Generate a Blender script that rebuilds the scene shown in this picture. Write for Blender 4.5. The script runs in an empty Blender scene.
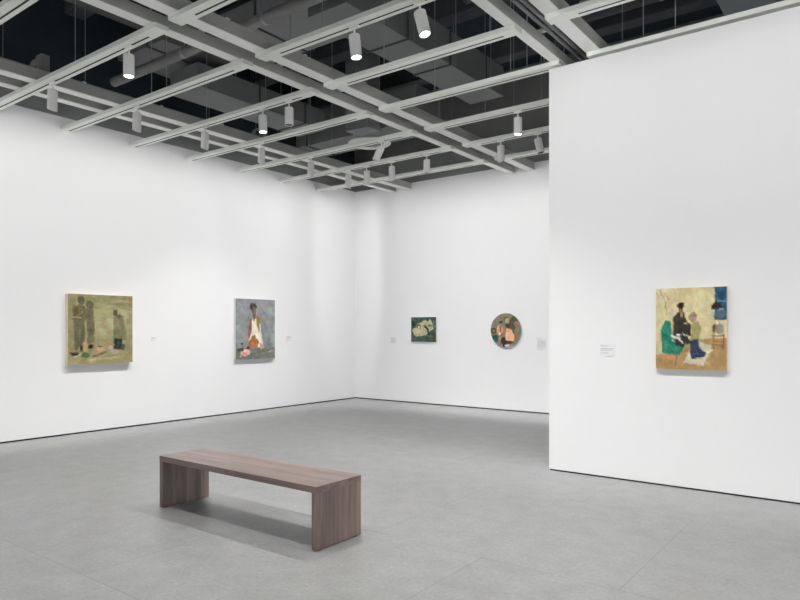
import bpy, bmesh, math, random
import numpy as np
from mathutils import Vector, Matrix
PI = math.pi
random.seed(4)
C = bpy.context.scene.collection

# ------------------------------------------------------------------ helpers
def add_box(bm, x0, x1, y0, y1, z0, z1, bev=0.0):
    r = bmesh.ops.create_cube(bm, size=1.0)
    vs = r['verts']
    bmesh.ops.scale(bm, vec=(x1-x0, y1-y0, z1-z0), verts=vs)
    bmesh.ops.translate(bm, vec=((x0+x1)/2, (y0+y1)/2, (z0+z1)/2), verts=vs)
    if bev > 0:
        es = list({e for v in vs for e in v.link_edges})
        bmesh.ops.bevel(bm, geom=es, offset=bev, segments=2, affect='EDGES', profile=0.5)
    return vs

def add_cyl(bm, p0, p1, r, seg=16, r2=None, caps=True):
    p0, p1 = Vector(p0), Vector(p1)
    d = p1-p0
    m = Matrix.Translation((p0+p1)/2) @ d.to_track_quat('Z', 'Y').to_matrix().to_4x4()
    bmesh.ops.create_cone(bm, cap_ends=caps, segments=seg, radius1=r, radius2=r if r2 is None else r2, depth=d.length, matrix=m)

def add_lathe(bm, prof, seg=32):
    rings = []
    for r, z in prof:
        if r < 1e-6:
            rings.append([bm.verts.new((0, 0, z))])
        else:
            rings.append([bm.verts.new((r*math.cos(2*PI*k/seg), r*math.sin(2*PI*k/seg), z)) for k in range(seg)])
    for a, b in zip(rings, rings[1:]):
        for k in range(seg):
            k2 = (k+1) % seg
            if len(a) == 1 and len(b) == 1: continue
            if len(a) == 1: bm.faces.new((a[0], b[k], b[k2]))
            elif len(b) == 1: bm.faces.new((a[k], b[0], a[k2]))
            else: bm.faces.new((a[k], b[k], b[k2], a[k2]))

def add_tube(bm, pts, r, seg=8):
    pts = [Vector(p) for p in pts]
    rings = []
    for i, p in enumerate(pts):
        t = (pts[min(i+1, len(pts)-1)] - pts[max(i-1, 0)]).normalized()
        q = t.to_track_quat('Z', 'Y')
        rings.append([bm.verts.new(p + q @ Vector((r*math.cos(2*PI*k/seg), r*math.sin(2*PI*k/seg), 0))) for k in range(seg)])
    for a, b in zip(rings, rings[1:]):
        for k in range(seg):
            k2 = (k+1) % seg
            bm.faces.new((a[k], a[k2], b[k2], b[k]))
    bm.faces.new(rings[0][::-1]); bm.faces.new(rings[-1])

def obj(name, bm, mat, parent=None, smooth=False, loc=None):
    bmesh.ops.recalc_face_normals(bm, faces=bm.faces)
    me = bpy.data.meshes.new(name)
    bm.to_mesh(me); bm.free()
    if smooth:
        for p in me.polygons: p.use_smooth = True
        try: me.set_sharp_from_angle(angle=math.radians(40))
        except Exception: pass
    if mat: me.materials.append(mat)
    o = bpy.data.objects.new(name, me)
    C.objects.link(o)
    if parent: o.parent = parent
    if loc: o.location = loc
    return o

def tag(o, label=None, cat=None, group=None, kind=None):
    if label: o['label'] = label
    if cat: o['category'] = cat
    if group: o['group'] = group
    if kind: o['kind'] = kind
    return o

def thing(name, label, cat, loc=(0, 0, 0), rotz=0, group=None):
    o = bpy.data.objects.new(name, None)
    C.objects.link(o)
    o.empty_display_size = 0.1
    o.location = loc; o.rotation_euler = (0, 0, rotz)
    return tag(o, label, cat, group)

def dup(root, name=None):
    r = root.copy(); C.objects.link(r)
    for ch in list(root.children):
        c = ch.copy(); C.objects.link(c); c.parent = r
        for g in list(ch.children):
            d = g.copy(); C.objects.link(d); d.parent = c
    return r

def BM(): return bmesh.new()

def lin(c):
    c = c/255.0
    return c/12.92 if c <= 0.04045 else ((c+0.055)/1.055)**2.4
def rgb(r, g, b): return (lin(r), lin(g), lin(b), 1)

# ------------------------------------------------------------------ materials
def new_mat(name):
    m = bpy.data.materials.new(name); m.use_nodes = True
    nt = m.node_tree
    return m, nt, nt.nodes['Principled BSDF']

def plain(name, col, rough=0.6, metal=0.0, vary=0.04, scale=6.0, spec=0.5):
    m, nt, b = new_mat(name)
    n = nt.nodes.new('ShaderNodeTexNoise'); n.inputs['Scale'].default_value = scale; n.inputs['Detail'].default_value = 4
    tc = nt.nodes.new('ShaderNodeTexCoord'); nt.links.new(tc.outputs['Object'], n.inputs['Vector'])
    mx = nt.nodes.new('ShaderNodeMix'); mx.data_type = 'RGBA'
    mx.inputs['A'].default_value = tuple(max(0, c*(1-vary)) for c in col[:3]) + (1,)
    mx.inputs['B'].default_value = tuple(min(1, c*(1+vary)) for c in col[:3]) + (1,)
    nt.links.new(n.outputs['Fac'], mx.inputs['Factor'])
    nt.links.new(mx.outputs['Result'], b.inputs['Base Color'])
    b.inputs['Roughness'].default_value = rough
    b.inputs['Metallic'].default_value = metal
    b.inputs['Specular IOR Level'].default_value = spec
    return m

M = {}
M['wall'] = plain('white_wall_paint', (0.84, 0.84, 0.85, 1), 0.85, vary=0.006, scale=1.5, spec=0.2)
M['upper_wall'] = plain('dark_grey_upper_wall', (0.36, 0.37, 0.37, 1), 0.9, vary=0.04, spec=0.2)
M['gap'] = plain('dark_shadow_gap', (0.02, 0.02, 0.02, 1), 0.9)
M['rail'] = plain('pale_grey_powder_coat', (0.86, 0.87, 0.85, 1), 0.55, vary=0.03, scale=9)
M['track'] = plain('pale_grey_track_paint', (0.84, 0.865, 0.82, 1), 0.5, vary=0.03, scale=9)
M['web'] = plain('shaded_beam_web', (0.47, 0.48, 0.455, 1), 0.6, vary=0.08, scale=5)  # same paint as the flange; darker colour paints in the shaded sides
M['tray'] = plain('dark_brown_grey_tray', (0.07, 0.068, 0.066, 1), 0.7)
M['slot'] = plain('black_slot', (0.012, 0.012, 0.014, 1), 0.7)
M['lamp'] = plain('white_lamp_enamel', (0.90, 0.90, 0.89, 1), 0.45, vary=0.02)
M['lampdark'] = plain('dark_lamp_mouth', (0.03, 0.03, 0.03, 1), 0.5)
M['ceil'] = plain('black_ceiling_paint', (0.040, 0.052, 0.062, 1), 0.9, vary=0.3, scale=1.5, spec=0.1)
M['deck'] = plain('dark_grey_soffit_beam', (0.11, 0.115, 0.125, 1), 0.85, vary=0.2, spec=0.1)
M['duct'] = plain('dull_grey_duct_metal', (0.24, 0.245, 0.25, 1), 0.6, vary=0.12, scale=2.5)
M['duct_blue'] = plain('blue_grey_duct_metal', (0.24, 0.27, 0.285, 1), 0.6, vary=0.1, scale=2.5)
M['pipe'] = plain('grey_pipe', (0.26, 0.26, 0.255, 1), 0.6, vary=0.08)
M['rod'] = plain('thin_steel_rod', (0.40, 0.42, 0.44, 1), 0.5, metal=0.3)
M['edge'] = plain('raw_canvas_edge', (0.80, 0.70, 0.55, 1), 0.8, vary=0.05, scale=30)
M['edge_white'] = plain('white_primed_canvas_edge', (0.80, 0.80, 0.78, 1), 0.8, vary=0.03, scale=30)
M['paper'] = plain('white_label_card', (0.80, 0.80, 0.82, 1), 0.7, vary=0.01)
M['ink'] = plain('grey_label_text', (0.42, 0.42, 0.46, 1), 0.8)
M['rubber'] = plain('black_rubber', (0.02, 0.02, 0.02, 1), 0.8)

m, nt, b = new_mat('lit_lamp_lens')
b.inputs['Base Color'].default_value = (1, 1, 1, 1)
b.inputs['Emission Color'].default_value = (0.97, 0.97, 1, 1)
b.inputs['Emission Strength'].default_value = 20
M['lens'] = m

# wood: long grain boards, brown with a slightly purple tone
def wood(name, axis):
    m, nt, b = new_mat(name)
    N, L = nt.nodes, nt.links
    tc = N.new('ShaderNodeTexCoord')
    mp = N.new('ShaderNodeMapping')
    sc = {'X': (1.1, 16, 16), 'Z': (16, 16, 1.1)}[axis]
    mp.inputs['Scale'].default_value = sc
    L.new(tc.outputs['Object'], mp.inputs['Vector'])
    n1 = N.new('ShaderNodeTexNoise'); n1.inputs['Scale'].default_value = 1.0; n1.inputs['Detail'].default_value = 6; n1.inputs['Distortion'].default_value = 0.6
    L.new(mp.outputs['Vector'], n1.inputs['Vector'])
    mp2 = N.new('ShaderNodeMapping'); mp2.inputs['Scale'].default_value = {'X': (3, 130, 130), 'Z': (130, 130, 3)}[axis]
    L.new(tc.outputs['Object'], mp2.inputs['Vector'])
    n2 = N.new('ShaderNodeTexNoise'); n2.inputs['Scale'].default_value = 1.0; n2.inputs['Detail'].default_value = 3
    L.new(mp2.outputs['Vector'], n2.inputs['Vector'])
    # boards across Y
    sx = N.new('ShaderNodeSeparateXYZ'); L.new(tc.outputs['Object'], sx.inputs['Vector'])
    mu = N.new('ShaderNodeMath'); mu.operation = 'MULTIPLY'; mu.inputs[1].default_value = 1/0.092
    L.new(sx.outputs['Y'], mu.inputs[0])
    fl = N.new('ShaderNodeMath'); fl.operation = 'FLOOR'; L.new(mu.outputs[0], fl.inputs[0])
    wn = N.new('ShaderNodeTexWhiteNoise'); wn.noise_dimensions = '1D'; L.new(fl.outputs[0], wn.inputs['W'])
    cr = N.new('ShaderNodeValToRGB')
    e = cr.color_ramp.elements
    e[0].position = 0.25; e[0].color = (0.148, 0.112, 0.097, 1)
    e[1].position = 0.75; e[1].color = (0.335, 0.245, 0.215, 1)
    x = cr.color_ramp.elements.new(0.5); x.color = (0.235, 0.172, 0.151, 1)
    a1 = N.new('ShaderNodeMath'); a1.operation = 'MULTIPLY_ADD'; a1.inputs[1].default_value = 0.30; L.new(wn.outputs['Value'], a1.inputs[0])
    L.new(n1.outputs['Fac'], a1.inputs[2])
    a2 = N.new('ShaderNodeMath'); a2.operation = 'MULTIPLY_ADD'; a2.inputs[1].default_value = 0.35; L.new(n2.outputs['Fac'], a2.inputs[0])
    L.new(a1.outputs[0], a2.inputs[2])
    a3 = N.new('ShaderNodeMath'); a3.operation = 'SUBTRACT'; a3.inputs[1].default_value = 0.30; L.new(a2.outputs[0], a3.inputs[0])
    L.new(a3.outputs[0], cr.inputs['Fac'])
    L.new(cr.outputs['Color'], b.inputs['Base Color'])
    b.inputs['Roughness'].default_value = 0.36
    b.inputs['Specular IOR Level'].default_value = 0.45
    return m
M['wood_top'] = wood('walnut_top_grain', 'X')
M['wood_leg'] = wood('walnut_leg_grain', 'Z')

# floor: large grey stone slabs with faint joints, fine mottling and white flecks
def floor_mat():
    m, nt, b = new_mat('grey_stone_slabs')
    N, L = nt.nodes, nt.links
    tc = N.new('ShaderNodeTexCoord')
    def noise(scale, detail=4, rough=0.6):
        n = N.new('ShaderNodeTexNoise'); n.inputs['Scale'].default_value = scale
        n.inputs['Detail'].default_value = detail; n.inputs['Roughness'].default_value = rough
        L.new(tc.outputs['Object'], n.inputs['Vector']); return n
    big = noise(0.55, 2); mid = noise(5.0, 5); fine = noise(38, 5, 0.8)
    def mixc(fac, a, bb, blend='MIX'):
        x = N.new('ShaderNodeMix'); x.data_type = 'RGBA'; x.blend_type = blend
        if isinstance(fac, float): x.inputs['Factor'].default_value = fac
        else: L.new(fac, x.inputs['Factor'])
        for k, v in (('A', a), ('B', bb)):
            if isinstance(v, tuple): x.inputs[k].default_value = v
            else: L.new(v, x.inputs[k])
        return x.outputs['Result']
    base = mixc(big.outputs['Fac'], (0.295, 0.299, 0.287, 1), (0.325, 0.329, 0.340, 1))
    r1 = N.new('ShaderNodeMapRange'); r1.inputs['From Min'].default_value = 0.3; r1.inputs['From Max'].default_value = 0.7
    r1.inputs['To Min'].default_value = 0.90; r1.inputs['To Max'].default_value = 1.10
    L.new(mid.outputs['Fac'], r1.inputs['Value'])
    r2 = N.new('ShaderNodeMapRange'); r2.inputs['From Min'].default_value = 0.3; r2.inputs['From Max'].default_value = 0.7
    r2.inputs['To Min'].default_value = 0.82; r2.inputs['To Max'].default_value = 1.18
    L.new(fine.outputs['Fac'], r2.inputs['Value'])
    c = mixc(1.0, base, r1.outputs['Result'], 'MULTIPLY')
    c = mixc(1.0, c, r2.outputs['Result'], 'MULTIPLY')
    # slab tone
    mp = N.new('ShaderNodeMapping'); mp.inputs['Location'].default_value = (1.25+0.90, -3.76, 0)
    L.new(tc.outputs['Object'], mp.inputs['Vector'])
    br = N.new('ShaderNodeTexBrick')
    br.inputs['Scale'].default_value = 1.0; br.inputs['Brick Width'].default_value = 1.80; br.inputs['Row Height'].default_value = 1.73
    br.inputs['Mortar Size'].default_value = 0.004; br.inputs['Mortar Smooth'].default_value = 0.3
    br.offset = 0.5
    br.inputs['Color1'].default_value = (0.965, 0.965, 0.97, 1); br.inputs['Color2'].default_value = (1.02, 1.02, 1.01, 1)
    br.inputs['Mortar'].default_value = (0.76, 0.76, 0.77, 1)
    L.new(mp.outputs['Vector'], br.inputs['Vector'])
    c = mixc(1.0, c, br.outputs['Color'], 'MULTIPLY')
    # flecks: stretched small cells
    mp2 = N.new('ShaderNodeMapping'); mp2.inputs['Scale'].default_value = (10, 26, 9); mp2.inputs['Rotation'].default_value = (0, 0, 0.4)
    L.new(tc.outputs['Object'], mp2.inputs['Vector'])
    vo = N.new('ShaderNodeTexVoronoi'); vo.inputs['Scale'].default_value = 1.0; vo.inputs['Randomness'].default_value = 1.0
    L.new(mp2.outputs['Vector'], vo.inputs['Vector'])
    lt = N.new('ShaderNodeMath'); lt.operation = 'LESS_THAN'; lt.inputs[1].default_value = 0.11
    L.new(vo.outputs['Distance'], lt.inputs[0])
    sepc = N.new('ShaderNodeSeparateColor'); L.new(vo.outputs['Color'], sepc.inputs['Color'])
    gt = N.new('ShaderNodeMath'); gt.operation = 'GREATER_THAN'; gt.inputs[1].default_value = 0.66
    L.new(sepc.outputs['Red'], gt.inputs[0])
    an = N.new('ShaderNodeMath'); an.operation = 'MULTIPLY'; L.new(lt.outputs[0], an.inputs[0]); L.new(gt.outputs[0], an.inputs[1])
    an2 = N.new('ShaderNodeMath'); an2.operation = 'MULTIPLY'; L.new(an.outputs[0], an2.inputs[0]); an2.inputs[1].default_value = 0.5
    c = mixc(an2.outputs[0], c, (0.60, 0.60, 0.58, 1))
    L.new(c, b.inputs['Base Color'])
    b.inputs['Roughness'].default_value = 0.38
    b.inputs['Specular IOR Level'].default_value = 0.5
    return m
M['floor'] = floor_mat()

m, nt, b = new_mat('painted_canvas')
va = nt.nodes.new('ShaderNodeAttribute'); va.attribute_name = 'paint'
n = nt.nodes.new('ShaderNodeTexNoise'); n.inputs['Scale'].default_value = 60
mx = nt.nodes.new('ShaderNodeMix'); mx.data_type = 'RGBA'; mx.blend_type = 'MULTIPLY'; mx.inputs['Factor'].default_value = 0.12
nt.links.new(va.outputs['Color'], mx.inputs['A']); nt.links.new(n.outputs['Fac'], mx.inputs['B'])
nt.links.new(mx.outputs['Result'], b.inputs['Base Color'])
b.inputs['Roughness'].default_value = 0.75; b.inputs['Specular IOR Level'].default_value = 0.15
M['painted'] = m

# ------------------------------------------------------------------ room shell
XL, YB, YP, XP = -9.33, 10.80, 6.525, -2.915     # left wall face, back wall face, partition face, partition edge
XR, YF, ZC = 7.0, -5.0, 6.35

def struct(name, bm, mat, **k): return tag(obj(name, bm, mat, **k), kind='structure')

bm = BM(); add_box(bm, XL-0.4, XR+0.2, YF-0.2, YB+0.4, -0.1, 0.0); struct('floor', bm, M['floor'])
bm = BM(); add_box(bm, XL-0.16, XL, YF, YB+0.16, 0.022, 4.49); struct('wall_left', bm, M['wall'])
bm = BM(); add_box(bm, XL, XR, YB, YB+0.16, 0.022, 4.49); struct('wall_back', bm, M['wall'])
bm = BM(); add_box(bm, XP, XR, YP, YP+0.45, 0.015, 4.27, 0.002); struct('wall_partition', bm, M['wall'])
bm = BM(); add_box(bm, XR, XR+0.16, YF, YB+0.16, 0.0, ZC); struct('wall_right', bm, M['wall'])
bm = BM(); add_box(bm, XL-0.16, XR+0.16, YF-0.16, YF, 0.0, ZC); struct('wall_front', bm, M['wall'])
bm = BM(); add_box(bm, XL-0.155, XL-0.012, YF, YB+0.15, 0, 0.022); struct('gap_shade_left', bm, M['gap'])  # near-black strips paint the shade in the recess under the walls
bm = BM(); add_box(bm, XL, XR, YB+0.012, YB+0.155, 0, 0.022); struct('gap_shade_back', bm, M['gap'])
bm = BM(); add_box(bm, XP+0.01, XR, YP+0.01, YP+0.44, 0, 0.015); struct('gap_shade_partition', bm, M['gap'])
bm = BM(); add_box(bm, XL-0.30, XL-0.165, YF, YB+0.3, 0, 5.0); struct('wall_upper_left', bm, M['upper_wall'])
bm = BM(); add_box(bm, XL-0.165, XR, YB+0.165, YB+0.3, 0, 5.15); struct('wall_upper_back', bm, M['upper_wall'])
bm = BM(); add_box(bm, XL-0.30, XL-0.20, YF, YB+0.3, 5.0, ZC); struct('wall_plenum_left', bm, M['ceil'])
bm = BM(); add_box(bm, XL-0.20, XR, YB+0.2, YB+0.3, 5.15, ZC); struct('wall_plenum_back', bm, M['pipe'])
bm = BM(); add_box(bm, XL-0.3, XR+0.16, YF-0.16, YB+0.3, ZC, ZC+0.1); struct('ceiling', bm, M['ceil'])
# ribs of the ceiling slab
for i, y in enumerate([1.2, 2.9, 4.6, 6.3, 8.0, 9.7]):
    bm = BM(); add_box(bm, XL-0.16, XR, y, y+0.28, ZC-0.32, ZC, 0.02)
    struct('trim_%d' % (i+1), bm, M['deck'])

# ------------------------------------------------------------------ bench
bx0, bx1, by0, by1, bh, bt = -4.918, -3.092, 3.178, 3.645, 0.438, 0.046
bench = thing('bench', 'low dark walnut waterfall bench standing alone on the grey stone floor', 'bench', ((bx0+bx1)/2, (by0+by1)/2, 0))
cx, cy = (bx0+bx1)/2, (by0+by1)/2
hw, hd = (bx1-bx0)/2, (by1-by0)/2
def slab_top():
    bm = BM(); add_box(bm, -hw, hw, -hd, hd, bh-bt, bh, 0.0025)
    return bm
def leg_slab(s):
    bm = BM(); a, b_ = sorted((s*(hw-0.0012), s*(hw-bt)))
    add_box(bm, a, b_, -hd+0.0005, hd-0.0005, 0.006, bh-bt+0.001, 0.003)
    return bm
obj('seat', slab_top(), M['wood_top'], bench)
for s in (-1, 1):
    lg = obj('leg', leg_slab(s), M['wood_leg'], bench)
    for t in (-1, 1):
        bm = BM(); add_cyl(bm, (s*(hw-bt/2), t*(hd-0.05), 0.0), (s*(hw-bt/2), t*(hd-0.05), 0.0065), 0.014, 12)
        obj('foot_pad', bm, M['rubber'], lg)

# ------------------------------------------------------------------ paintings
def smooth_noise(n, cells, rng):
    g = rng.random((cells+2, cells+2))
    t = np.linspace(0, cells, n, endpoint=False)
    i = t.astype(int); f = t-i; f = f*f*(3-2*f)
    a = g[i][:, i]; b_ = g[i][:, i+1]; c = g[i+1][:, i]; d = g[i+1][:, i+1]
    fx = f[None, :]; fy = f[:, None]
    return (a*(1-fx)+b_*fx)*(1-fy) + (c*(1-fx)+d*fx)*fy - 0.5

class Art:
    """Loose brushwork in the pixel frame of the work: (x0,y0)-(x1,y1) maps to the canvas."""
    def __init__(s, box, bg, seed=1, n=120, vary=16):
        s.x0, s.y0, s.x1, s.y1 = box; s.n = n
        s.rng = np.random.default_rng(seed)
        jj, ii = np.meshgrid(np.arange(n), np.arange(n))
        s.X = s.x0+(jj+0.5)/n*(s.x1-s.x0); s.Y = s.y0+(ii+0.5)/n*(s.y1-s.y0)
        u = (s.x1-s.x0)
        s.wx = (smooth_noise(n, 14, s.rng)+0.5*smooth_noise(n, 40, s.rng))*u*0.022
        s.wy = (smooth_noise(n, 14, s.rng)+0.5*smooth_noise(n, 40, s.rng))*u*0.022
        s.img = np.zeros((n, n, 3)); s.img[:] = bg
        s.soft = u*0.018
        v = smooth_noise(n, 6, s.rng)+0.6*smooth_noise(n, 22, s.rng)
        s.img += v[..., None]*vary*1.4
        for k in range(3): s.img[..., k] += smooth_noise(n, 9, s.rng)*vary*0.35
    def blend(s, m, col, vary=12, alpha=1.0):
        m = np.clip(m, 0, 1)*alpha
        v = (smooth_noise(s.n, 30, s.rng)+smooth_noise(s.n, 12, s.rng))*vary
        c = np.array(col, float)[None, None, :]+v[..., None]
        s.img = s.img*(1-m[..., None])+c*m[..., None]
    def ell(s, x, y, rx, ry, col, alpha=1.0, soft=None, vary=12):
        d = np.sqrt(((s.X+s.wx-x)/rx)**2+((s.Y+s.wy-y)/ry)**2)
        sf = (soft or s.soft)/min(rx, ry)
        s.blend((1-d)/sf+0.5, col, vary, alpha)
    def poly(s, pts, col, alpha=1.0, soft=None, vary=12):
        px, py = s.X+s.wx, s.Y+s.wy
        inside = np.zeros(px.shape, bool); dist = np.full(px.shape, 1e9)
        k = len(pts)
        for i in range(k):
            ax, ay = pts[i]; bx, by = pts[(i+1) % k]
            if ay != by:
                c = ((ay > py) != (by > py)) & (px < (bx-ax)*(py-ay)/(by-ay)+ax)
                inside ^= c
            L2 = (bx-ax)**2+(by-ay)**2+1e-9
            t = np.clip(((px-ax)*(bx-ax)+(py-ay)*(by-ay))/L2, 0, 1)
            dist = np.minimum(dist, np.hypot(px-ax-t*(bx-ax), py-ay-t*(by-ay)))
        sd = np.where(inside, dist, -dist)
        s.blend(sd/(soft or s.soft)+0.5, col, vary, alpha)
    def line(s, x0, y0, x1, y1, w, col, alpha=1.0):
        px, py = s.X+s.wx, s.Y+s.wy
        L2 = (x1-x0)**2+(y1-y0)**2+1e-9
        t = np.clip(((px-x0)*(x1-x0)+(py-y0)*(y1-y0))/L2, 0, 1)
        d = np.hypot(px-x0-t*(x1-x0), py-y0-t*(y1-y0))
        s.blend((w/2-d)/s.soft+0.5, col, 8, alpha)
    def strokes(s, x0, y0, x1, y1, n, lw, ln, cols, ang=0, alpha=0.5):
        for i in range(n):
            x = s.rng.uniform(x0, x1); y = s.rng.uniform(y0, y1); a = ang+s.rng.uniform(-0.25, 0.25)
            c = cols[s.rng.integers(len(cols))]
            s.line(x, y, x+ln*math.cos(a), y+ln*math.sin(a), lw, c, alpha)

def canvas_mesh(art, w, h, mat, round_=False):
    """front skin: a grid with painted point colours, in local x (width) and z (height), facing -y"""
    n = art.n
    im = art.img.copy()
    im = im*0.86+im.mean(axis=2, keepdims=True)*0.14
    im += (smooth_noise(n, n//9, art.rng)*20)[..., None]
    for k in range(3): im[..., k] += smooth_noise(n, n//7, art.rng)*9
    im += ((smooth_noise(n, n//3, art.rng)+smooth_noise(n, n//2, art.rng))*8)[..., None]
    img = np.clip(im, 0, 255)/255.0
    ln = np.where(img <= 0.04045, img/12.92, ((img+0.055)/1.055)**2.4)
    me = bpy.data.meshes.new('painted_front')
    if not round_:
        g = n+1
        vs = [(-w/2+w*i/n, 0, h/2-h*j/n) for j in range(g) for i in range(g)]
        fs = [(j*g+i, (j+1)*g+i, (j+1)*g+i+1, j*g+i+1) for j in range(n) for i in range(n)]
    else:
        nr, ns = 46, 144
        vs = [(0, 0, 0)]
        for a in range(1, nr+1):
            for k in range(ns):
                t = 2*PI*k/ns
                vs.append((w/2*a/nr*math.cos(t), 0, h/2*a/nr*math.sin(t)))
        fs = [(0, 1+k, 1+(k+1) % ns) for k in range(ns)]
        for a in range(1, nr):
            for k in range(ns):
                k2 = (k+1) % ns
                fs.append((1+(a-1)*ns+k, 1+a*ns+k, 1+a*ns+k2, 1+(a-1)*ns+k2))
    me.from_pydata(vs, [], fs); me.update()
    if me.polygons[0].normal.y > 0: me.flip_normals()
    ca = me.color_attributes.new('paint', 'FLOAT_COLOR', 'POINT')
    co = np.array(vs)
    ui = np.clip(((co[:, 0]/w+0.5)*n-0.5).round().astype(int), 0, n-1)
    vi = np.clip(((0.5-co[:, 2]/h)*n-0.5).round().astype(int), 0, n-1)
    col = np.ones((len(vs), 4)); col[:, :3] = np.clip(ln[vi, ui]*1.08, 0, 1)
    ca.data.foreach_set('color', col.ravel())
    me.materials.append(mat)
    o = bpy.data.objects.new('painted_front', me); C.objects.link(o)
    return o

def painting(label, art, w, h, depth, loc, rotz, edge, round_=False):
    r = thing('painting', label, 'painting', loc, rotz)
    bm = BM()
    if round_:
        add_cyl(bm, (0, 0.0015, 0), (0, depth-0.002, 0), w/2, 96)
    else:
        add_box(bm, -w/2, w/2, 0.0015, depth-0.002, -h/2, h/2, 0.003)
    obj('canvas_edge', bm, edge, r)
    f = canvas_mesh(art, w if round_ else w-0.004, h if round_ else h-0.004, M['painted'], round_)
    f.parent = r
    return r

# 1: green figures on the shore
a = Art((85, 58, 550, 550), (150, 144, 100), 11, vary=14)
a.ell(360, 240, 150, 130, (174, 169, 122), 0.7, soft=90)
a.strokes(270, 120, 520, 350, 55, 6, 45, [(178, 176, 130), (150, 148, 98), (186, 182, 140)], 0, 0.45)
a.strokes(90, 70, 540, 160, 25, 8, 60, [(125, 122, 78), (148, 144, 92)], 0.1, 0.5)
a.poly([(85, 490), (250, 505), (550, 490), (550, 550), (85, 550)], (162, 152, 98))
a.line(240, 520, 430, 515, 16, (196, 184, 122), 0.8)
a.poly([(112, 235), (128, 150), (155, 128), (195, 135), (216, 225), (200, 248), (125, 245)], (108, 98, 64))
a.ell(175, 98, 22, 29, (94, 88, 60)); a.ell(180, 112, 10, 14, (108, 96, 84))
a.line(118, 222, 172, 224, 9, (176, 168, 126)); a.line(140, 210, 188, 180, 7, (150, 140, 98))
a.poly([(128, 245), (200, 245), (196, 400), (168, 420), (140, 455), (130, 440)], (104, 102, 76)); a.line(168, 260, 166, 400, 7, (120, 122, 86), 0.7)
a.ell(234, 132, 23, 30, (104, 96, 66)); a.poly([(206, 160), (258, 162), (268, 262), (262, 400), (222, 402), (210, 262)], (110, 104, 72))
a.line(205, 250, 204, 380, 6, (150, 156, 104), 0.8)
a.poly([(408, 215), (440, 192), (482, 205), (498, 300), (500, 392), (400, 388), (405, 300)], (126, 125, 86)); a.ell(418, 186, 17, 22, (92, 88, 62)); a.ell(452, 206, 12, 16, (108, 104, 72))
a.strokes(412, 225, 485, 370, 16, 4, 10, [(98, 98, 68), (146, 146, 104)], 1.2, 0.7)
a.poly([(412, 378), (470, 380), (466, 420), (494, 430), (486, 462), (462, 452), (412, 448)], (52, 58, 48)); a.ell(478, 436, 16, 24, (76, 84, 64)); a.ell(440, 420, 10, 22, (78, 90, 92), 0.6)
a.poly([(100, 465), (150, 470), (178, 480), (160, 494), (110, 482)], (48, 44, 38)); a.line(130, 500, 182, 476, 12, (196, 194, 172))
a.poly([(235, 492), (285, 440), (335, 400), (402, 380), (385, 432), (330, 482), (262, 500)], (160, 146, 98)); a.ell(310, 446, 32, 17, (204, 160, 126)); a.line(300, 392, 370, 380, 6, (150, 128, 84)); a.line(296, 380, 294, 432, 6, (140, 104, 84))
a.ell(385, 438, 16, 14, (206, 160, 156)); a.ell(412, 470, 34, 16, (182, 166, 152)); a.line(262, 500, 352, 468, 7, (58, 48, 42)); a.line(300, 432, 322, 432, 6, (60, 50, 44))
a.ell(205, 428, 19, 42, (192, 166, 104)); a.ell(178, 438, 11, 22, (48, 40, 40)); a.ell(242, 430, 19, 12, (44, 34, 38)); a.ell(204, 490, 30, 22, (84, 112, 62))
a.line(460, 96, 512, 98, 9, (176, 172, 124), 0.7)
painting('large square olive green painting of dim standing figures, on the left wall at far left', a, 0.985, 1.005, 0.07, (XL+0.07, 5.035, 1.503), PI/2, M['edge'])

# 2: seated figure in white with a rose
a = Art((82, 65, 372, 525), (140, 144, 146), 12, vary=18)
a.strokes(90, 80, 350, 400, 60, 9, 26, [(128, 136, 144), (152, 155, 156), (142, 136, 150), (124, 136, 132)], 1.2, 0.4)
a.poly([(82, 440), (372, 440), (372, 525), (82, 525)], (112, 116, 106))
a.strokes(90, 445, 365, 515, 26, 6, 36, [(138, 138, 122), (98, 102, 96)], -0.15, 0.6)
a.poly([(205, 205), (222, 215), (238, 205), (262, 260), (282, 425), (262, 440), (172, 402), (186, 300)], (228, 222, 202))
a.poly([(182, 222), (200, 212), (196, 320), (176, 372), (170, 330)], (152, 92, 74)); a.poly([(234, 198), (262, 208), (262, 280), (246, 318), (232, 268)], (160, 134, 60))
a.poly([(172, 390), (200, 350), (218, 342), (248, 392), (242, 436), (174, 436)], (176, 104, 50)); a.strokes(182, 370, 235, 425, 8, 6, 16, [(206, 130, 62), (140, 80, 46)], 1.3, 0.7)
a.poly([(204, 160), (226, 160), (224, 205), (215, 240), (206, 205)], (118, 88, 70)); a.ell(210, 122, 25, 29, (68, 62, 60)); a.ell(214, 152, 15, 30, (122, 98, 80))
a.poly([(254, 400), (280, 405), (290, 440), (262, 455)], (186, 142, 116)); a.line(254, 250, 272, 410, 9, (206, 206, 204))
a.ell(152, 472, 36, 27, (230, 182, 170)); a.ell(150, 480, 18, 12, (214, 130, 122)); a.ell(118, 452, 22, 14, (76, 78, 62)); a.ell(126, 404, 8, 9, (52, 72, 66)); a.line(126, 410, 136, 450, 4, (84, 80, 62)); a.ell(172, 436, 12, 10, (60, 48, 52)); a.ell(118, 500, 6, 6, (222, 212, 180)); a.line(330, 470, 352, 464, 7, (196, 188, 156))
painting('grey blue canvas of a seated person in white with pink rose, on left wall', a, 0.925, 1.095, 0.05, (XL+0.05, 7.968, 1.503), PI/2, M['edge_white'])

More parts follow.
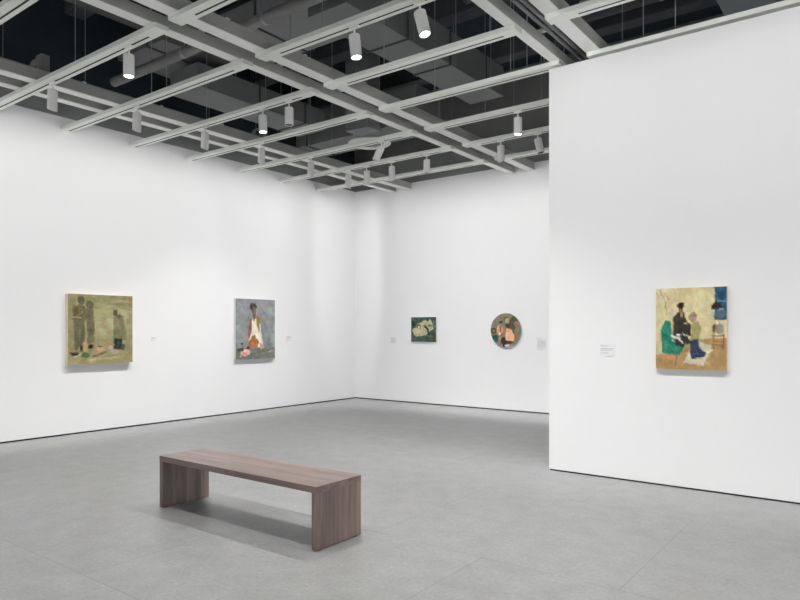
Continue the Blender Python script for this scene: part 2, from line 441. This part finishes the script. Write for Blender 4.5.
# 3: small dark green canvas
a = Art((105, 85, 530, 515), (62, 86, 74), 13, n=90, vary=16)
a.strokes(110, 90, 520, 500, 46, 16, 60, [(50, 70, 64), (84, 112, 88), (70, 74, 72)], 0.5, 0.5)
a.ell(140, 190, 36, 46, (48, 46, 74)); a.ell(150, 440, 40, 46, (92, 82, 82)); a.ell(505, 440, 26, 60, (78, 70, 70))
a.poly([(122, 300), (196, 262), (206, 205), (262, 182), (342, 136), (400, 170), (425, 115), (472, 200), (490, 290), (420, 330), (352, 402), (206, 420), (142, 372)], (188, 183, 144))
a.strokes(150, 250, 400, 390, 26, 12, 46, [(214, 208, 176), (150, 142, 104), (170, 164, 118)], 0.9, 0.6)
a.ell(236, 240, 36, 38, (128, 92, 52)); a.ell(240, 256, 15, 18, (244, 214, 160)); a.line(262, 270, 268, 300, 10, (86, 62, 40)); a.line(345, 245, 396, 300, 34, (48, 62, 64)); a.line(392, 300, 408, 395, 34, (42, 56, 60)); a.ell(424, 232, 34, 22, (130, 108, 66)); a.line(370, 200, 300, 250, 16, (160, 130, 84), 0.8)
a.line(488, 160, 500, 260, 14, (150, 160, 132), 0.8); a.line(480, 220, 440, 300, 12, (118, 140, 124), 0.8)
painting('small dark green rectangular painting with a pale reclining shape, on the back wall', a, 0.609, 0.50, 0.035, (-7.50, YB-0.035, 1.496), 0, M['edge_white'])

# 4: round canvas
a = Art((80, 62, 494, 542), (128, 126, 102), 14, n=96, vary=14)
a.strokes(100, 80, 480, 300, 40, 12, 40, [(142, 140, 118), (110, 108, 84)], 2.2, 0.5)
a.ell(392, 230, 62, 120, (82, 84, 62)); a.ell(440, 300, 34, 110, (132, 128, 96)); a.ell(430, 215, 30, 40, (160, 118, 84)); a.ell(420, 410, 40, 50, (140, 114, 86)); a.ell(292, 130, 34, 26, (112, 106, 56)); a.ell(306, 166, 26, 34, (178, 170, 138))
a.ell(205, 300, 44, 72, (216, 148, 118)); a.line(212, 250, 222, 380, 14, (164, 60, 42)); a.ell(218, 190, 28, 22, (88, 58, 44)); a.ell(212, 212, 14, 14, (150, 100, 74)); a.ell(205, 350, 14, 20, (236, 214, 196)); a.line(182, 260, 176, 300, 10, (236, 190, 160))
a.ell(122, 312, 38, 44, (84, 74, 56)); a.ell(124, 310, 16, 22, (142, 128, 92)); a.ell(146, 420, 52, 56, (28, 100, 76)); a.ell(210, 430, 24, 40, (170, 140, 104)); a.line(262, 280, 268, 400, 16, (156, 142, 92))
a.ell(262, 452, 40, 56, (52, 48, 50)); a.poly([(300, 270), (350, 280), (392, 350), (404, 432), (360, 455), (282, 440), (288, 340)], (236, 174, 130)); a.ell(316, 238, 32, 36, (96, 62, 48)); a.ell(334, 472, 56, 22, (84, 50, 40)); a.ell(304, 516, 34, 18, (214, 214, 222)); a.ell(262, 520, 14, 16, (44, 42, 70))
painting('round painting of a gathering of people in olive and peach, on the back wall', a, 0.628, 0.628, 0.035, (-5.658, YB-0.035, 1.482), 0, M['edge_white'], True)

# 5: interior with green armchair
a = Art((68, 50, 492, 530), (220, 203, 154), 15, n=130, vary=14)
a.strokes(80, 60, 420, 330, 70, 7, 34, [(220, 206, 160), (196, 180, 130), (206, 196, 140)], 1.4, 0.45)
a.strokes(72, 62, 190, 100, 14, 5, 20, [(150, 124, 96), (170, 148, 112), (232, 218, 180)], 1.4, 0.7); a.line(130, 130, 132, 205, 7, (166, 146, 100), 0.8)
a.poly([(68, 448), (140, 440), (262, 352), (492, 344), (492, 530), (68, 530)], (178, 142, 88))
a.strokes(80, 440, 480, 520, 36, 5, 34, [(192, 156, 100), (160, 122, 70), (200, 150, 96)], 2.2, 0.5)
a.poly([(290, 382), (330, 360), (408, 392), (362, 508), (234, 496)], (206, 198, 166)); a.strokes(250, 380, 380, 495, 14, 5, 16, [(120, 116, 100), (226, 220, 196)], 0.4, 0.6); a.line(380, 425, 408, 416, 8, (236, 228, 200))
a.poly([(92, 440), (196, 452), (190, 486), (110, 470)], (214, 146, 98), 0.8); a.line(196, 450, 194, 505, 5, (92, 66, 40))
a.poly([(422, 38), (500, 38), (500, 238), (422, 238)], (52, 90, 122)); a.strokes(430, 50, 480, 140, 10, 8, 26, [(36, 66, 96), (70, 112, 142)], 1.5, 0.7); a.line(440, 128, 478, 132, 8, (150, 178, 190), 0.8); a.line(424, 42, 424, 236, 5, (116, 130, 116)); a.line(422, 239, 492, 239, 4, (150, 140, 100)); a.ell(455, 205, 28, 26, (92, 112, 132), 0.8)
a.poly([(404, 176), (412, 152), (436, 140), (462, 150), (474, 176)], (52, 48, 52)); a.line(446, 182, 470, 182, 6, (170, 178, 180)); a.line(432, 255, 442, 300, 8, (240, 234, 214))
a.ell(450, 292, 26, 30, (148, 144, 128)); a.ell(420, 290, 9, 26, (104, 84, 62))
a.line(412, 332, 474, 332, 8, (134, 92, 50)); a.line(416, 332, 416, 408, 6, (150, 104, 60)); a.line(472, 332, 472, 402, 6, (140, 96, 56)); a.line(416, 362, 472, 362, 5, (140, 96, 56)); a.line(416, 388, 472, 388, 5, (150, 106, 62))
a.poly([(98, 300), (128, 240), (160, 248), (168, 320), (205, 372), (250, 385), (212, 446), (150, 444), (108, 430)], (38, 138, 108)); a.strokes(105, 270, 200, 430, 20, 8, 24, [(62, 160, 128), (20, 104, 84)], 1.0, 0.6)
a.ell(222, 166, 44, 40, (230, 212, 166), 0.7, soft=16)
a.poly([(176, 222), (204, 192), (242, 192), (256, 250), (288, 268), (286, 334), (236, 325), (176, 318)], (60, 55, 52)); a.ell(222, 178, 15, 20, (156, 116, 88)); a.ell(221, 152, 22, 19, (68, 44, 40)); a.ell(226, 206, 9, 13, (186, 160, 110)); a.ell(250, 262, 10, 6, (216, 176, 130)); a.line(176, 250, 170, 310, 9, (196, 160, 116), 0.8)
a.poly([(284, 268), (302, 248), (330, 246), (346, 300), (338, 352), (276, 352), (296, 310)], (164, 158, 96)); a.ell(294, 224, 27, 28, (168, 142, 126)); a.line(276, 215, 318, 212, 5, (134, 104, 92)); a.line(275, 228, 315, 228, 4, (206, 180, 160))
a.poly([(162, 320), (205, 304), (262, 338), (284, 372), (240, 400), (198, 388), (172, 356)], (52, 52, 54)); a.strokes(165, 315, 255, 380, 20, 8, 18, [(230, 226, 216), (236, 232, 220), (40, 40, 44)], 0.7, 0.9); a.ell(252, 392, 10, 14, (150, 180, 60), 0.8)
a.poly([(278, 362), (330, 350), (332, 405), (374, 428), (362, 450), (292, 468), (276, 430)], (44, 56, 84)); a.line(300, 440, 360, 432, 5, (80, 92, 116))
painting('painting of an interior with green armchair, figures and blue window, on the right partition wall', a, 0.622, 0.764, 0.045, (-1.492, YP-0.045, 1.507), 0, M['edge'])

# ------------------------------------------------------------------ wall labels
def wall_label(label, w, h, lines, loc, rotz):
    r = thing('wall_label', label, 'wall label', loc, rotz)
    bm = BM(); add_box(bm, -w/2, w/2, 0, 0.004, -h/2, h/2)
    n0 = len(bm.faces)
    n = len(lines); pitch = h*0.84/n
    for i, ln in enumerate(lines):
        z = h*0.42-pitch*(i+0.5)
        x = -w*0.44
        rem = ln*w*0.88
        while rem > 0.004:      # word-like dashes, too small to read
            q = min(rem, random.uniform(0.006, 0.016)); add_box(bm, x, x+q, -0.0006, 0.0001, z-pitch*0.22, z+pitch*0.22)
            x += q+0.003; rem -= q+0.003
    bm.faces.ensure_lookup_table()
    for f in bm.faces[n0:]: f.material_index = 1
    c = obj('card', bm, M['paper'], r); c.data.materials.append(M['ink'])
    return r
wall_label('tiny white caption card right of the olive green painting', 0.10, 0.075, [0.6, 0.8, 0, 0.5], (XL+0.0045, 5.93, 1.345), PI/2)
wall_label('tiny white caption card right of the seated portrait, on the left wall', 0.15, 0.10, [0.6, 0.8, 0, 0.5], (XL+0.0045, 8.845, 1.325), PI/2)
wall_label('small white caption card left of the small dark green painting', 0.15, 0.125, [0.5, 0.7, 0.9, 0, 0.9, 0.8, 0.6], (-8.28, YB-0.0045, 1.275), 0)
wall_label('larger white text panel on the back wall between round painting and partition edge', 0.19, 0.235, [0.4, 0, 0.95, 1, 0.9, 1, 0.95, 1, 0.9, 0, 0.7], (-4.96, YB-0.0045, 1.24), 0)
wall_label('small white caption card on the partition wall, left of the armchair painting', 0.15, 0.12, [0.5, 0, 0.95, 0.9, 0, 0.6, 0.0], (-2.285, YP-0.0045, 1.29), 0)

# ------------------------------------------------------------------ twin beams of the lighting grid
BZ, BT = 4.345, 4.478
PAIRS = [('left', -8.33, -8.20, -7.95, -7.80), ('middle', -5.61, -5.48, -5.24, -5.09), ('right', -2.905, -2.795, -2.51, -2.365)]
BL = {'left': 'pale grey twin beam running along the left wall, farthest left of three',
      'middle': 'long pale grey twin beam crossing the middle of the open ceiling',
      'right': 'pale grey twin beam ending above the corner edge of the partition wall'}
for nm, a0, a1, b0, b1 in PAIRS:
    t = thing('twin_beam', BL[nm], 'ceiling beam', ((a0+b1)/2, 3.0, BZ), 0, 'twin beams of the lighting grid')
    off = Vector((-(a0+b1)/2, -3.0, -BZ))
    y0, y1 = -3.0, (YB-0.03)
    for x0, x1 in ((a0, a1), (b0, b1)):
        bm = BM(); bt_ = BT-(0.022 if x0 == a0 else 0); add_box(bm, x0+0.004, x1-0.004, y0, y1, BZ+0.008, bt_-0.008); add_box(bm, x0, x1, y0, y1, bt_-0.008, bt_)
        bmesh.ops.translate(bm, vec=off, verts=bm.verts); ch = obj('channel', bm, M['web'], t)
        bm = BM(); add_box(bm, x0, x1, y0, y1, BZ, BZ+0.008); bmesh.ops.translate(bm, vec=off, verts=bm.verts)
        obj('bottom_flange', bm, M['rail'], ch)
        if x0 == b0:
            bm = BM(); add_box(bm, x0+0.02, x0+0.06, y0, y1, BT, BT+0.045); bmesh.ops.translate(bm, vec=off, verts=bm.verts)
            obj('top_strut', bm, M['duct'], ch)
    for k, y in enumerate([1.3, 4.05, 5.1, 6.1, 7.1, 8.1, 9.1, 10.1]):
        bm = BM()
        add_box(bm, a0+0.03, b1-0.03, y-0.02, y+0.02, BT+0.001, BT+0.03)
        bmesh.ops.translate(bm, vec=off, verts=bm.verts); br = obj('cross_brace', bm, M['rail'], t)
    for k, y in enumerate([2.0, 5.1, 8.1]):
        bm = BM()
        add_cyl(bm, ((a1+b0)/2, y, BT+0.075), ((a1+b0)/2, y, ZC-0.02), 0.006, 8)
        bmesh.ops.translate(bm, vec=off, verts=bm.verts); obj('hanger_rod', bm, M['rod'], t)
    if nm == 'right':
        for q, (xx, rr) in enumerate([(-2.70, 0.022), (-2.635, 0.022), (-2.575, 0.018)]):
            bm = BM(); add_cyl(bm, (xx, y0, BT-0.03), (xx, YB-0.05, BT-0.03), rr, 12)
            bmesh.ops.translate(bm, vec=off, verts=bm.verts); obj('conduit', bm, M['duct'], t, smooth=True)

# ------------------------------------------------------------------ lighting tracks
TZ0, TZ1 = 4.30, 4.344
ROWS = [1.53, 2.545, 3.56, 4.575, 5.59, 6.605, 7.62, 8.635, 9.65]
def track(x0, x1, ys, label, rods, group):
    xc = (x0+x1)/2
    t = thing('lighting_track', label, 'lighting track', (xc, ys, TZ0), 0, group)
    h = TZ1-TZ0; a, b_ = x0-xc, x1-xc
    bm = BM()
    add_box(bm, a, b_, -0.09, -0.010, 0, h); add_box(bm, a, b_, 0.010, 0.055, 0, h); add_box(bm, a, b_, -0.010, 0.010, 0.022, h)
    ea, eb = (0.04, 0.24) if x1 < -5 else (0.28, 0.16)
    for e0, el in ((a, ea), (b_-eb, eb)):
        add_box(bm, e0, e0+el, -0.010, 0.010, -0.0005, 0.022)    # blank end feed
    add_box(bm, a, b_, -0.088, -0.084, -0.002, 0); add_box(bm, a, b_, -0.035, -0.030, -0.0015, 0)
    body = obj('rail_body', bm, M['track'], t)
    bm = BM(); add_box(bm, a+ea, b_-eb, -0.0099, 0.0099, -0.0004, 0.0215); obj('slot', bm, M['slot'], t)
    for e0 in (a, b_-0.03):
        bm = BM(); add_box(bm, e0+0.005, e0+0.035, -0.06, -0.02, -0.005, 0.0); obj('end_bracket', bm, M['rail'], t)
    for rx in rods:
        bm = BM(); add_cyl(bm, (rx-xc, -0.02, h), (rx-xc, -0.02, ZC-0.02-TZ0), 0.0045, 6)
        add_box(bm, rx-xc-0.02, rx-xc+0.02, -0.045, 0.005, h, h+0.02)
        obj('hanger_rod', bm, M['rod'], t)
    return t
order = ['nearest', 'second nearest', 'third nearest', 'fourth nearest', 'fifth nearest', 'sixth nearest', 'seventh nearest', 'farthest']
vis_left = ROWS[1:]
for i, y in enumerate(vis_left):
    track(-9.315, -5.44, y, 'pale grey lighting track, %s of those between left wall and middle twin beam' % order[i], {3: [-7.5], 7: [-6.1, -6.25]}.get(i, [-7.05, -8.85] if i % 2 else [-6.9, -8.8]), 'lighting tracks left of the middle beam')
for i, y in enumerate(ROWS[1:]):
    rods = {0: [-4.2], 1: [-4.4, -4.0], 2: [-4.35, -3.5, -3.4], 3: [-4.4, -3.1], 4: [-4.42, -3.4, -3.2, -3.0], 5: [-4.3, -3.5, -3.2], 6: [-4.4], 7: [-4.2]}[i]
    track(-5.235, -2.80, y, 'pale grey lighting track, %s of those between the middle and right twin beams' % order[i], rods, 'lighting tracks between the two beams')
track(-2.50, 1.6, 5.59, 'pale grey lighting track at top right, one row in front of the partition wall', [-1.65, -0.85, -2.05], 'lighting tracks right of the right beam')
track(-2.50, 1.6, 6.605, 'pale grey lighting track running right on top of the partition wall', [-1.95, -1.65, -0.7], 'lighting tracks right of the right beam')

# ------------------------------------------------------------------ spotlights
def make_spot(kind):
    """origin at track underside; body hangs down; kind: lit / dark / snoot"""
    t = thing('spotlight', 'x', 'spotlight', (0, 0, 0))
    bm = BM(); add_box(bm, -0.055, 0.055, -0.016, 0.016, -0.022, -0.001, 0.003); obj('track_adapter', bm, M['lamp'], t)
    bm = BM(); add_cyl(bm, (0, 0, -0.022), (0, 0, -0.088), 0.009, 12); obj('stem', bm, M['lamp'], t, smooth=True)
    bm = BM()
    R, L0, L1 = 0.053, -0.085, (-0.335 if kind == 'snoot' else -0.298)
    if kind == 'snoot':
        seg = 32; top = []; bot = []; inn = []
        for k in range(seg):
            q = 2*PI*k/seg; x, y = R*math.cos(q), R*math.sin(q)
            z = L1+0.0+0.052*(0.5-x/R*0.5)
            top.append(bm.verts.new((x, y, L0))); bot.append(bm.verts.new((x, y, z))); inn.append(bm.verts.new((x*0.93, y*0.93, z)))
        deep = [bm.verts.new((v.co.x, v.co.y, -0.25)) for v in inn]
        bm.faces.new(top)
        for k in range(seg):
            k2 = (k+1) % seg
            bm.faces.new((top[k], top[k2], bot[k2], bot[k])); bm.faces.new((bot[k], bot[k2], inn[k2], inn[k])); bm.faces.new((inn[k], inn[k2], deep[k2], deep[k]))
    else:
        add_lathe(bm, [(0, L0), (R-0.004, L0), (R, L0-0.004), (R, L1), (R*0.93, L1), (R*0.93, L1+0.03)], 32)
    body = obj('lamp_body', bm, M['lamp'], t, smooth=True)
    bm = BM()
    if kind == 'snoot': add_cyl(bm, (0, 0, -0.245), (0, 0, -0.25), R*0.925, 32)
    elif kind == 'dark': add_cyl(bm, (0, 0, L1+0.014), (0, 0, L1+0.008), R*0.925, 32)
    else: add_cyl(bm, (0, 0, L1+0.010), (0, 0, L1+0.004), R*0.76, 32)
    obj('lens', bm, M['lens'] if kind == 'lit' else M['lampdark'], body)
    if kind == 'lit':
        bm = BM(); add_lathe(bm, [(R*0.77, L1+0.012), (R*0.77, L1+0.001), (R*0.928, L1+0.001), (R*0.928, L1+0.012), (R*0.77, L1+0.012)], 32)
        obj('rim', bm, M['lamp'], body)
    return t
protos = {k: make_spot(k) for k in ('lit', 'dark', 'snoot')}
used = set()
def place_spot(kind, x, y, tilt, label, spin=0.0, group='track spotlights'):
    """tilt (ax, ay) in degrees leans the body towards +x / +y"""
    r = protos[kind] if kind not in used else dup(protos[kind]); used.add(kind)
    r.location = (x, y, TZ0)
    r['label'] = label; r['group'] = group
    for ch in r.children:
        if ch.name.startswith('lamp_body'):
            piv = Vector((0, 0, -0.088))
            rot = Matrix.Rotation(math.radians(-tilt[0]), 4, 'Y') @ Matrix.Rotation(math.radians(tilt[1]), 4, 'X') @ Matrix.Rotation(spin, 4, 'Z')
            ch.matrix_local = Matrix.Translation(piv) @ rot @ Matrix.Translation(-piv)
    return r
W = 'white cylinder spotlight with slanted mouth, '
place_spot('lit', -6.03, 3.56, (0, 0), 'lit white spotlight hanging upright, farthest left of the glowing ones')
place_spot('lit', -6.38, 5.59, (2, 0), 'lit white spotlight beside an unlit one, above the left side of the room')
place_spot('lit', -3.965, 4.575, (7, 0), 'lit white spotlight, slightly tilted, left one of the bright pair at top centre')
place_spot('lit', -3.225, 4.575, (15, 0), 'lit white spotlight, clearly tilted, right one of the bright pair at top centre')
place_spot('lit', -3.83, 7.62, (0, 0), 'lit white spotlight hanging near the upper edge of the partition wall')
place_spot('dark', -5.90, 5.59, (0, 0), 'unlit white spotlight with dark mouth, hanging right beside a lit one')
place_spot('dark', -5.95, 8.635, (0, 0), 'unlit upright white spotlight near the back wall, rightwards of the ceiling disc')
place_spot('dark', -6.07, 7.62, (-24, -10), 'strongly tilted white spotlight directly below the round ceiling disc')
place_spot('dark', -4.03, 8.635, (14, 0), 'tilted white spotlight nearest the upper left corner of the partition')
lw = ['nearest to the camera on the left', 'second along the left wall', 'third along the left wall', 'fourth along the left wall', 'fifth along the left wall', 'sixth along the left wall by the room corner']
for i, (x, y) in enumerate([(-7.60, 3.56), (-7.56, 4.575), (-7.56, 5.59), (-7.56, 6.605), (-7.53, 7.62), (-7.62, 8.635)]):
    place_spot('snoot', x, y, (-3, 0), W+lw[i], 0.0, 'wall washing spotlights along the left wall')
place_spot('snoot', -7.20, 8.635, (0, 3), W+'just right of the room corner below the ceiling disc', -PI/2, 'wall washing spotlights before the back wall')
place_spot('snoot', -6.66, 8.635, (0, 3), W+'before the back wall, lower right of the ceiling disc', -PI/2, 'wall washing spotlights before the back wall')
place_spot('snoot', -4.62, 8.635, (0, 3), W+'before the back wall, right of middle beam', -PI/2, 'wall washing spotlights before the back wall')

# ------------------------------------------------------------------ services above the grid
def duct(name, label, cat, x0, x1, y0, y1, z0, z1, seams, mat, axis='Y'):
    t = thing(name, label, cat, ((x0+x1)/2, (y0+y1)/2, z0))
    o = Vector((-(x0+x1)/2, -(y0+y1)/2, -z0))
    bm = BM(); add_box(bm, x0, x1, y0, y1, z0, z1, 0.008); bmesh.ops.translate(bm, vec=o, verts=bm.verts); obj('duct_body', bm, mat, t)
    for s in seams:
        bm = BM()
        if axis == 'Y': add_box(bm, x0-0.015, x1+0.015, s-0.012, s+0.012, z0-0.015, z1+0.015)
        else: add_box(bm, s-0.012, s+0.012, y0-0.015, y1+0.015, z0-0.015, z1+0.015)
        bmesh.ops.translate(bm, vec=o, verts=bm.verts); obj('seam_flange', bm, M['deck'], t)
    for k, s in enumerate(seams):
        for xx in (x0-0.03, x1+0.03):
            bm = BM(); add_cyl(bm, (xx, s+0.1, z0), (xx, s+0.1, ZC-0.02), 0.006, 6) if axis == 'Y' else add_cyl(bm, (s+0.1, (y0-0.03 if xx < (x0+x1)/2 else y1+0.03), z0), (s+0.1, (y0-0.03 if xx < (x0+x1)/2 else y1+0.03), ZC-0.02), 0.006, 6)
            bmesh.ops.translate(bm, vec=o, verts=bm.verts); obj('hanger_rod', bm, M['rod'], t)
    return t
duct('air_duct', 'rectangular grey air duct with cross seams above the centre of the ceiling grid', 'air duct', -5.24, -4.66, 5.25, 8.8, 5.0, 5.45, [6.35, 7.3, 8.25], M['duct'])
duct('air_duct', 'wide dark grey air duct above the left part of the ceiling grid', 'air duct', -8.62, -7.95, 5.75, 8.4, 5.0, 5.34, [6.9, 7.9], M['duct'])
duct('air_duct', 'blue grey air duct seen above the right end of the partition wall', 'air duct', -1.49, -0.98, 5.2, 10.3, 5.0, 5.4, [6.2, 9.0], M['duct_blue'])
duct('air_duct', 'broad dark duct crossing high behind the round ceiling disc', 'air duct', -9.2, -6.35, 8.9, 9.7, 5.0, 5.62, [-8.9], M['duct'], 'X')
duct('air_duct', 'grey duct panel crossing at the top of the picture, before the bright spotlight pair', 'air duct', -7.4, -5.3, 5.4, 6.3, 5.25, 5.6, [-6.3], M['duct'], 'X')
duct('air_duct', 'flat dark grey duct panel high above the wide duct, left of the middle beam', 'air duct', -9.2, -7.6, 5.25, 6.42, 5.5, 5.8, [-8.4], M['duct'], 'X')
bm = BM(); add_box(bm, -7.62, -7.12, 8.55, 8.89, 4.95, ZC-0.02, 0.01)
tag(obj('duct_riser', bm, M['upper_wall']), 'square dark grey riser going up behind the round ceiling disc', 'air duct')

def pipe(label, p0, p1, r, clamps, mat):
    t = thing('pipe', label, 'pipe', p0)
    bm = BM(); v = Vector(p1)-Vector(p0); add_cyl(bm, (0, 0, 0), v, r, 20); obj('pipe_run', bm, mat, t, smooth=True)
    for f in clamps:
        q = v*f; bm = BM(); u = v.normalized()*0.02
        add_cyl(bm, q-u, q+u, r+0.004, 20); add_cyl(bm, q+Vector((0, 0, r)), (q.x, q.y, ZC-0.02-p0[2]), 0.006, 6)
        obj('pipe_clamp', bm, M['rod'], t)
    return t
pipe('round grey pipe crossing diagonally above the left part of the grid', (-8.85, 5.0, 5.02), (-2.2, 5.0, 5.02), 0.066, (0.25, 0.48, 0.62, 0.85), M['pipe'])
pipe('thin grey pipe running high above the partition wall', (-4.0, 8.9, 5.9), (4.0, 8.9, 5.9), 0.09, (0.2, 0.5, 0.8), M['deck'])
pipe('dark pipe high between the middle and right beams', (-4.4, 7.25, 5.8), (4.0, 7.25, 5.8), 0.10, (0.15, 0.5), M['deck'])
t = thing('cable_tray', 'dark cable tray running above and beside the left twin beam', 'cable tray', (-7.42, 5.0, 5.25))
bm = BM(); add_box(bm, -0.12, 0.12, -6, 0.3, 0, 0.01); add_box(bm, -0.12, -0.11, -6, 0.3, 0.01, 0.08); add_box(bm, 0.11, 0.12, -6, 0.3, 0.01, 0.08); obj('tray', bm, M['tray'], t)
for y in (-3.0, -1.0, 0.15):
    bm = BM(); add_cyl(bm, (0.13, y, 0.0), (0.13, y, ZC-0.02-5.25), 0.005, 6); obj('hanger_rod', bm, M['rod'], t)

# round ceiling disc
t = thing('ceiling_disc', 'flat round white ring hanging above the lighting tracks near the back corner', 'ceiling disc', (-6.98, 8.44, 4.60))
bm = BM(); add_lathe(bm, [(0.235, 0.0), (0.345, 0.0), (0.36, 0.012), (0.345, 0.03), (0.235, 0.03), (0.235, 0.0)], 48); obj('outer_ring', bm, M['rail'], t, smooth=True)
bm = BM(); add_lathe(bm, [(0, 0.018), (0.234, 0.018), (0.234, 0.028), (0, 0.028)], 48); obj('inner_plate', bm, M['pipe'], t, smooth=True)
for k in range(3):
    q = 2*PI*k/3+0.4; bm = BM(); add_cyl(bm, (0.29*math.cos(q), 0.29*math.sin(q), 0.03), (0.29*math.cos(q), 0.29*math.sin(q), 0.4 if k == 0 else ZC-4.62), 0.004, 6)
    obj('hanger_rod', bm, M['rod'], t)

# junction box with a flexible conduit
def junction(label, loc, s=1.0):
    t = thing('junction_box', label, 'junction box', loc)
    bm = BM(); add_box(bm, -0.07*s, 0.07*s, -0.05*s, 0.05*s, 0, 0.19*s, 0.006); obj('box', bm, M['pipe'], t)
    bm = BM(); pts = []
    for k in range(12):
        q = PI*k/11; pts.append((-0.07*s-0.11*s+0.11*s*math.cos(q), 0, 0.10*s+0.07*s*math.sin(q)))
    add_tube(bm, pts, 0.028*s, 10); obj('flexible_conduit', bm, M['pipe'], t, smooth=True)
    return t
junction('grey junction box with curved conduit above the left twin beam, top left', (-7.97, 3.62, BT+0.046))
junction('small grey junction box above the left twin beam, further from the camera', (-7.87, 6.9, BT+0.046), 0.8)
t = thing('bracket_plate', 'small upright grey bracket on top of the right twin beam', 'bracket', (-2.36, 6.1, BT+0.045))
bm = BM(); add_box(bm, -0.05, 0.05, -0.01, 0.01, 0, 0.13); add_box(bm, -0.05, 0.05, -0.01, 0.10, 0.13, 0.15); obj('plate', bm, M['pipe'], t)

# ------------------------------------------------------------------ light of the lamps and added fill
def spot(x, y, z, tx, ty, tz, power, ang=110, blend=1.0, rad=0.05, col=(1, 0.985, 0.96)):
    d = bpy.data.lights.new('spot_light', 'SPOT'); d.energy = power; d.spot_size = math.radians(ang); d.spot_blend = blend
    d.shadow_soft_size = rad; d.color = col
    o = bpy.data.objects.new('spot_light', d); C.objects.link(o)
    o.location = (x, y, z)
    o.rotation_euler = (Vector((tx, ty, tz))-Vector((x, y, z))).to_track_quat('-Z', 'Y').to_euler()
    return o
ZL = 3.955
def washer(x, y, z, ang, power, nmin=0.40, up=(-0.12, 0.38), rad=0.045, q=2.55):
    """lamp with a wall washer's reflector: local +x faces the wall, light is spread evenly down it"""
    d = bpy.data.lights.new('wall_wash_and_fill', 'POINT'); d.energy = power; d.shadow_soft_size = rad
    d.use_nodes = True
    nt = d.node_tree; N, L = nt.nodes, nt.links
    em = N['Emission']; em.inputs['Color'].default_value = (1, 0.99, 0.975, 1)
    tc = N.new('ShaderNodeTexCoord'); sx = N.new('ShaderNodeSeparateXYZ'); L.new(tc.outputs['Normal'], sx.inputs[0])
    def math(op, a, b_=None):
        m = N.new('ShaderNodeMath'); m.operation = op
        for k, v in ((0, a), (1, b_)):
            if v is None: continue
            if isinstance(v, (int, float)): m.inputs[k].default_value = v
            else: L.new(v, m.inputs[k])
        return m.outputs[0]
    def smooth(v, a, b_, o0, o1):
        m = N.new('ShaderNodeMapRange'); m.interpolation_type = 'SMOOTHSTEP'
        m.inputs['From Min'].default_value = a; m.inputs['From Max'].default_value = b_
        m.inputs['To Min'].default_value = o0; m.inputs['To Max'].default_value = o1
        L.new(v, m.inputs['Value']); return m.outputs['Result']
    nx = math('MAXIMUM', sx.outputs['X'], nmin)
    v = math('POWER', nx, -q)
    v = math('MULTIPLY', v, smooth(sx.outputs['X'], 0.02, nmin+0.04, 0, 1))
    v = math('MULTIPLY', v, smooth(math('DIVIDE', math('ABSOLUTE', sx.outputs['Y']), math('MAXIMUM', sx.outputs['X'], 0.05)), 0.6, 1.45, 1, 0))
    v = math('MULTIPLY', v, smooth(sx.outputs['Z'], up[0], up[1], 1, 0))
    L.new(v, em.inputs['Strength'])
    o = bpy.data.objects.new('wall_wash_and_fill', d); C.objects.link(o)
    o.location = (x, y, z); o.rotation_euler = (0, 0, ang)
for y in [-2.5, -1.5, -0.5, 0.51, 1.53, 2.545, 3.56, 4.575, 5.59, 6.605, 7.62, 8.635, 9.65]:
    washer(-7.68, y, 3.94, PI, 23.8 if y < 9 else 28, 0.40, (-0.05, 0.46))
for x in [-8.35, -7.75, -7.10, -6.45, -5.70, -4.95, -4.20, -3.4, -2.6]:  # back-wall row; the first is added to lift the dark corner
    washer(x, 8.68, ZL, PI/2, 22 if x > -5 else (25 if x > -7 else 17))
for x in [-4.3, -3.4, -2.5, -1.6, -0.7, 0.2, 1.1, 2.0, 2.9, 3.8]:  # partition row; the first is added to brighten its left edge
    washer(x, 4.62, ZL, PI/2, 21.3, 0.42, (0.0, 0.45), 0.045, 2.15)
for x in [-8, -6, -4, -2, 0, 2, 4, 6]:  # unseen washers added behind the camera to bounce light onto the fixtures
    washer(x, -3.0, ZL, -PI/2, 70)
for y in [-4, -2, 0, 2, 4, 6, 8]:  # more added fill, bounced off the unseen right wall
    washer(5.1, y, ZL, 0, 70)
# seen and inferred downlights, with unseen ones added to brighten the floor
DN = 130
for x, y, p in [(-6.03, 3.56, 0.7), (-6.38, 5.59, 1), (-3.83, 7.62, 0.3), (-6.1, 7.7, 0.1), (-7.7, 6.8, 1.3), (-0.4, 4.1, 1.6), (-3.93, 4.60, 1.7), (-3.13, 4.60, 1.2),
                (-4.1, 2.56, 1.15), (-6.9, 2.545, 0.65), (-2.9, 2.50, 0.8), (-0.9, 2.545, 0.8), (1.3, 2.545, 2.4),
                (-5.0, -1.5, 1), (-1.5, -1.5, 1), (2.0, -1.5, 1), (4.5, 1.5, 1)]:
    spot(x, y, ZL, x, y, 0, DN*p, 120)

w = bpy.data.worlds.new('World'); bpy.context.scene.world = w; w.use_nodes = True
w.node_tree.nodes['Background'].inputs['Color'].default_value = (0.5, 0.55, 0.6, 1)
w.node_tree.nodes['Background'].inputs['Strength'].default_value = 0.0

# ------------------------------------------------------------------ camera
F, HY = 653.6, 329.3
cd = bpy.data.cameras.new('camera'); cam = bpy.data.objects.new('camera', cd); C.objects.link(cam)
cd.sensor_fit = 'HORIZONTAL'; cd.sensor_width = 36; cd.lens = 36*F/800
cd.shift_x = 0; cd.shift_y = (HY-300)/800
cd.clip_start = 0.05; cd.clip_end = 100
cam.location = (0, 0, 1.5)
cam.rotation_euler = (PI/2, 0, math.atan(491/F))
bpy.context.scene.camera = cam
vs = bpy.context.scene.view_settings
vs.view_transform = 'Standard'; vs.look = 'None'; vs.gamma = 1; vs.use_curve_mapping = False
vs.exposure = -0.10
